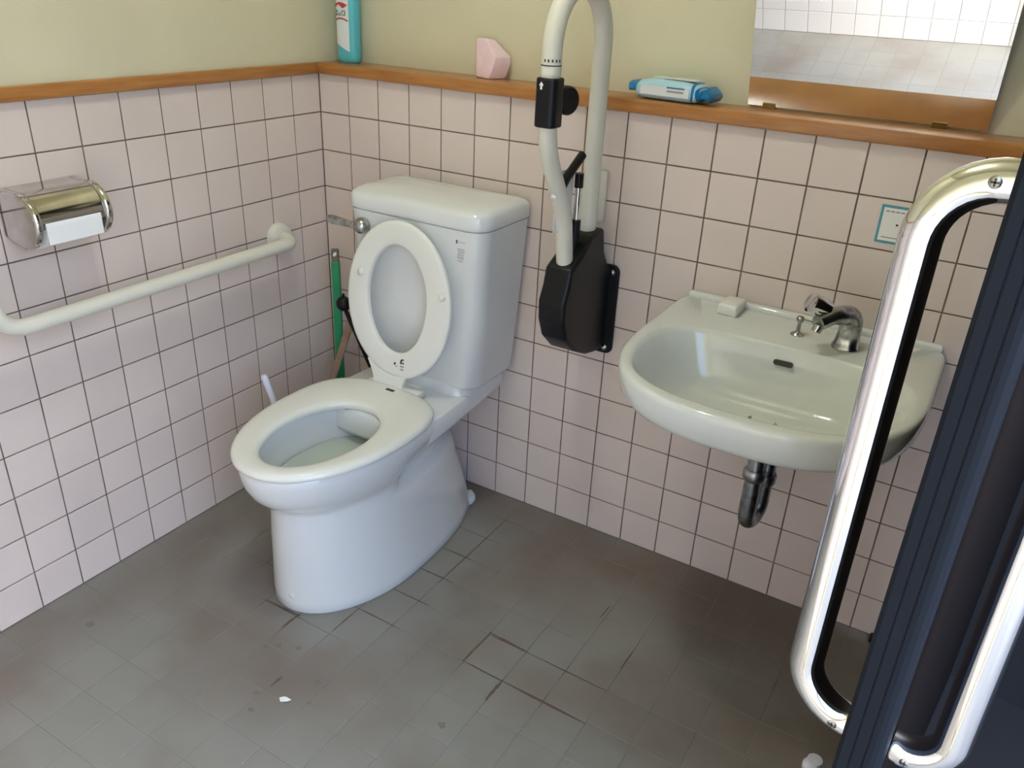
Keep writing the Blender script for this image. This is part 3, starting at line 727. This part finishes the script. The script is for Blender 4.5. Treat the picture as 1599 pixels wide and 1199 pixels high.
obj('instruction_plate', *rbox(GX-.0125, GX-.0105, -.228, -.150, .868, .998, .0008, 1), M_PAPER, bar, 40)
for (y, z) in ((-.221,.985),(-.160,.900)): obj('print', [(GX-.0104+.0002, y, z), (GX-.0102, y-.004, z), (GX-.0102, y-.004, z+.004), (GX-.0102, y, z+.004)], [(0,1,2,3)], M_NAVY, bar)
obj('wall_guide', *rbox(.838, .868, -.012, -.0005, .850, .968, .003), M_RAIL, bar, 40)
for k in range(5):
    a = math.radians(-75 + 22*k - 25); c = Vector((GX + .0196*math.cos(a), -.300 + .0196*math.sin(a), 1.2135)); u = Vector((-math.sin(a), math.cos(a), 0))*.0016
    obj('scale_mark', [tuple(c-u), tuple(c+u), tuple(c+u+Vector((0,0,.005))), tuple(c-u+Vector((0,0,.005)))], [(0,1,2,3)], M_DARKPR, bar)
g = G(); g.add(*lathe([(0,0),(.0065,0),(.006,.004),(0,.005)], (GX-.002,-.256,.955), (.4,-1,0), 14)); g.obj('screw', M_CHROME_OLD, bar, 40)

# ------------------------------------------------------------------ things on the ledge
ZS = 1.1272
bot = thing('cleaner_bottle', (.062,.056,ZS), 'turquoise plastic cleaner bottle with white label in the ledge corner', 'bottle')
def bl(z, sx, sy): return egg(.062, .056-sy, .056+sy, sx, .056, z, 2.4, 2.4, 40)
g = G(); g.add(*loft([bl(ZS,.028,.019), bl(ZS+.004,.032,.022), bl(ZS+.012,.0335,.023), bl(ZS+.17,.0335,.023), bl(ZS+.20,.031,.022), bl(ZS+.225,.020,.017), bl(ZS+.235,.014,.014), bl(ZS+.245,.0135,.0135)]))
g.obj('bottle_body', M_TURQ, bot, 50)
g = G(); g.add(*lathe([(0,0),(.016,0),(.0155,.03),(.012,.034),(0,.034)], (.062,.056,ZS+.243))); g.obj('cap', M_PAPER, bot, 40)
def lab(x, z, d=.0004):
    t = max(-1, min(1, (x-.062)/.0335)); return (x, .056 - .023*(1-abs(t)**2.4)**(1/2.4) - d, z)
def curved(name, f_lo, f_hi, x0, x1, m, parent, d, n=12):
    v = []; f = []
    for k in range(n+1):
        x = x0+(x1-x0)*k/n; v += [lab(x, f_lo(k/n), d), lab(x, f_hi(k/n), d)]
    for k in range(n): f.append((2*k, 2*k+2, 2*k+3, 2*k+1))
    return obj(name, v, f, m, parent, 60)
lb_ = curved('label', lambda t: ZS+.050-.022*t, lambda t: ZS+.165, .0315, .081, M_PACKW, bot, .0005)
curved('print', lambda t: ZS+.136-.004*math.cos(t*9), lambda t: ZS+.140+.006*math.sin(t*3.14), .034, .079, M_RED, bot, .0009)
curved('print', lambda t: ZS+.100+.006*math.sin(t*3.14), lambda t: ZS+.104+.006*math.sin(t*3.14), .034, .079, M_RED, bot, .0009)
for (x0, x1, z0, z1) in ((.037,.047,.124,.127),(.041,.045,.117,.124),(.037,.047,.114,.117),(.050,.0525,.116,.123),(.055,.0575,.116,.123),(.050,.0575,.114,.117),(.061,.064,.114,.128),(.066,.072,.124,.127),(.066,.072,.114,.117),(.070,.073,.117,.124)):
    curved('print', lambda t, z=z0: ZS+z, lambda t, z=z1: ZS+z, x0, x1, M_DGREEN, bot, .0009, 2)

# pink folded tissue pack
g = G()
g.add(*loft([[(.462,.058,ZS),(.513,.036,ZS),(.535,.080,ZS),(.470,.088,ZS)],
             [(.461,.058,ZS+.035),(.524,.036,ZS+.035),(.549,.078,ZS+.035),(.470,.088,ZS+.035)],
             [(.461,.058,ZS+.052),(.527,.040,ZS+.052),(.548,.078,ZS+.052),(.470,.088,ZS+.052)],
             [(.461,.058,ZS+.088),(.495,.050,ZS+.090),(.500,.082,ZS+.086),(.470,.088,ZS+.086)]]))
pk = g.obj('tissue_pack', M_PINK, None, 25, (.50,.06,ZS)); bevel_obj(pk, .003, 2, 20)
tag(pk, 'pink folded tissue bundle standing on the wooden ledge', 'tissue')

# wet wipe pack
wp = thing('wet_wipe_pack', (.985,.045,ZS), 'blue and white soft wet wipe pack lying on the wooden ledge', 'wipes')
WA = math.radians(-4)
def wq(x, y, z): return (.985 + x*math.cos(WA) - y*math.sin(WA), .045 + x*math.sin(WA) + y*math.cos(WA), ZS + z)
def wloop(x, hy, z0, z1, n=20):
    out = []
    for k in range(n):
        a = 2*math.pi*k/n
        out.append(wq(x, hy*spow(math.cos(a), .55), (z0+z1)/2 + (z1-z0)/2*spow(math.sin(a), .6)))
    return out
g = G(); g.add(*loft([wloop(-.082,.030,.010,.030), wloop(-.074,.036,.002,.038), wloop(-.04,.038,0,.044), wloop(.03,.038,0,.042), wloop(.056,.036,.0015,.038), wloop(.066,.030,.008,.030)]))
g.obj('pack_body', M_PACK, wp, 60)
def wfront(x0, x1, z0, z1, m, d, nm):
    n = 8; v = []; f = []
    for k in range(n+1):
        x = x0+(x1-x0)*k/n; v += [wq(x, -.0388-d, z0), wq(x, -.0388-d, z1)]
    for k in range(n): f.append((2*k, 2*k+2, 2*k+3, 2*k+1))
    return obj(nm, v, f, m, wp)
wfront(-.066,.046,.011,.030,M_PACKW,0,'front_label'); wfront(-.005,.036,.0275,.0300,M_NAVY,.0006,'print'); wfront(-.004,.034,.0195,.0235,M_PRINT,.0006,'print')
g = G(); g.add(*loft([wloop(-.083,.028,.012,.031), wloop(-.088,.033,.014,.030), wloop(-.096,.036,.013,.034), wloop(-.097,.030,.020,.032)])); g.obj('end_crimp', M_PACKB, wp, 40)
g = G(); g.add(*loft([wloop(.050,.0385,.001,.041), wloop(.064,.032,.006,.032), wloop(.070,.026,.010,.022), wloop(.080,.034,.008,.036), wloop(.090,.037,.006,.026), wloop(.094,.030,.012,.020)])); g.obj('end_crimp', M_PACKB, wp, 40)
g = G(); g.add(*loft([[wq(-.05+.1*t, -.018, .0437), wq(-.05+.1*t, .018, .0437), wq(-.05+.1*t, .018, .0449), wq(-.05+.1*t, -.018, .0449)] for t in (0,1)])); g.obj('lid_flap', M_PACKW, wp)

# ------------------------------------------------------------------ sticker on the tiles
st = thing('wall_sticker', (1.482,0,.95), 'white notice sticker with teal border on the tiles above the tap', 'sticker')
obj('border', *rbox(1.4475,1.520,-.0012,-.0002,.915,.989,.0004,1), M_TEAL, st)
obj('sheet', *rbox(1.4525,1.515,-.0020,-.0010,.920,.984,.0003,1), M_PAPER, st)
decal('print', [[(1.480,-.0023,.951),(1.484,-.0023,.951),(1.484,-.0023,.955),(1.480,-.0023,.955)]], M_DARKPR, st)
decal('print', [[(1.457+.009*i,-.0023,.976),(1.464+.009*i,-.0023,.976),(1.464+.009*i,-.0023,.979),(1.457+.009*i,-.0023,.979)] for i in range(6)] +
      [[(1.458,-.0023,.926),(1.508,-.0023,.926),(1.508,-.0023,.928),(1.458,-.0023,.928)]], M_PRINT, st)

# ------------------------------------------------------------------ cleaning tools in the corner
pole = thing('green_pole', (.075,-.055,0), 'green flat handled cleaning pole in the corner behind the toilet', 'pole')
def slat(p0, p1, w, t, m, nm, parent):
    a, b = Vector(p0), Vector(p1); u = (b-a).normalized(); s = Vector((.85,.52,0)); s = (s - u*s.dot(u)).normalized(); n = u.cross(s)
    lo = [[tuple(q + s*sx*w/2 + n*sy*t/2) for sx, sy in ((-1,-1),(1,-1),(1,1),(-1,1))] for q in (a, b)]
    return bevel_obj(obj(nm, *loft(lo), m, parent, 40), .003)
slat((.088,-.075,0.0), (.073,-.052,.606), .024, .014, M_GREEN, 'handle', pole)
slat((.0731,-.0522,.600), (.0722,-.051,.642), .021, .012, M_GREY, 'handle_end', pole)
c = Vector((.0725,-.0515,.628)); nv = Vector((.52,-.85,0))
g = G(); g.add(*lathe([(0,-.001),(.0045,-.001),(.0045,.0008),(0,.0008)], tuple(c + nv*.0062), tuple(nv), 14, 1, 1.5)); g.obj('hanging_hole', M_PAPER, pole)
kn = thing('plunger', (.312,-.035,0), 'plunger with black ball topped handle behind the toilet', 'plunger')
g = G(); g.add(*sphere((.140,-.100,.508), .0215, 24)); g.add(*tube([(.140,-.100,.522),(.140,-.100,.537)], .004, 10)); g.obj('ball_knob', M_BLACK, kn, 60)
g = G(); g.add(*tube([(.140,-.100,.500),(.310,-.035,.05)], .006, 12)); g.obj('rod', M_BLACK, kn, 60)
g = G(); g.add(*lathe([(.030,0),(.031,.004),(.028,.03),(.018,.05),(.009,.06),(0,.062)], (.312,-.035,0.0003), n=28)); g.obj('rubber_cup', M_BLACK, kn, 50)
sk = slat((.044,-.190,.004), (.170,-.030,.60), .020, .012, M_STICK, 'wooden_stick', None); tag(sk, 'thin brown wooden stick leaning behind the toilet', 'stick')
# toilet brush on the left of the bowl
br = thing('toilet_brush', (.205,-.36,0), 'white toilet brush handle between bowl and left wall', 'brush')
g = G(); g.add(*tube([(.205,-.385,.09),(.152,-.400,.34),(.1345,-.405,.397),(.1335,-.4055,.402)], [.006,.0080,.0090,.006], 16)); g.obj('handle', M_BRUSH, br, 50)
g = G(); g.add(*lathe([(0,0),(.045,0),(.045,.01),(.038,.10),(.035,.10),(.035,.012),(0,.012)], (.205,-.36,0), n=28)); g.obj('holder', M_BRUSH, br, 40)
g = G(); g.add(*lathe([(0,0),(.025,.005),(.028,.04),(.02,.075),(0,.08)], (.205,-.36,.02), n=20)); g.obj('brush_head', M_PAPER, br, 50)

# ------------------------------------------------------------------ bits on the floor
q = floor_pt(445, 1092); x, y = q.x, q.y
g = G(); g.add([(x-.012,y-.004,.002),(x-.003,y-.010,.001),(x+.010,y-.003,.003),(x+.013,y+.006,.001),(x+.002,y+.003,.006),(x-.008,y+.004,.001)], [(0,1,4),(1,2,4),(2,3,4),(3,5,4),(5,0,4),(0,5,3,2,1)])
sp = g.obj('paper_scrap', M_PAPER, None, None, (x,y,0)); tag(sp, 'small white paper scrap on the floor in front of the toilet', 'scrap')
q = floor_pt(1270, 1196); x, y = q.x, q.y
g = G(); g.add(*lathe([(0,0),(.020,0),(.020,.012),(.015,.016),(.013,.022),(.015,.024),(.014,.029),(0,.030)], (x,y-.01,0.0003), n=24))
ds = g.obj('door_stop', M_BRUSH, None, 40, (x,y-.01,0)); tag(ds, 'small pale plastic door stop on the floor by the door', 'door stop')
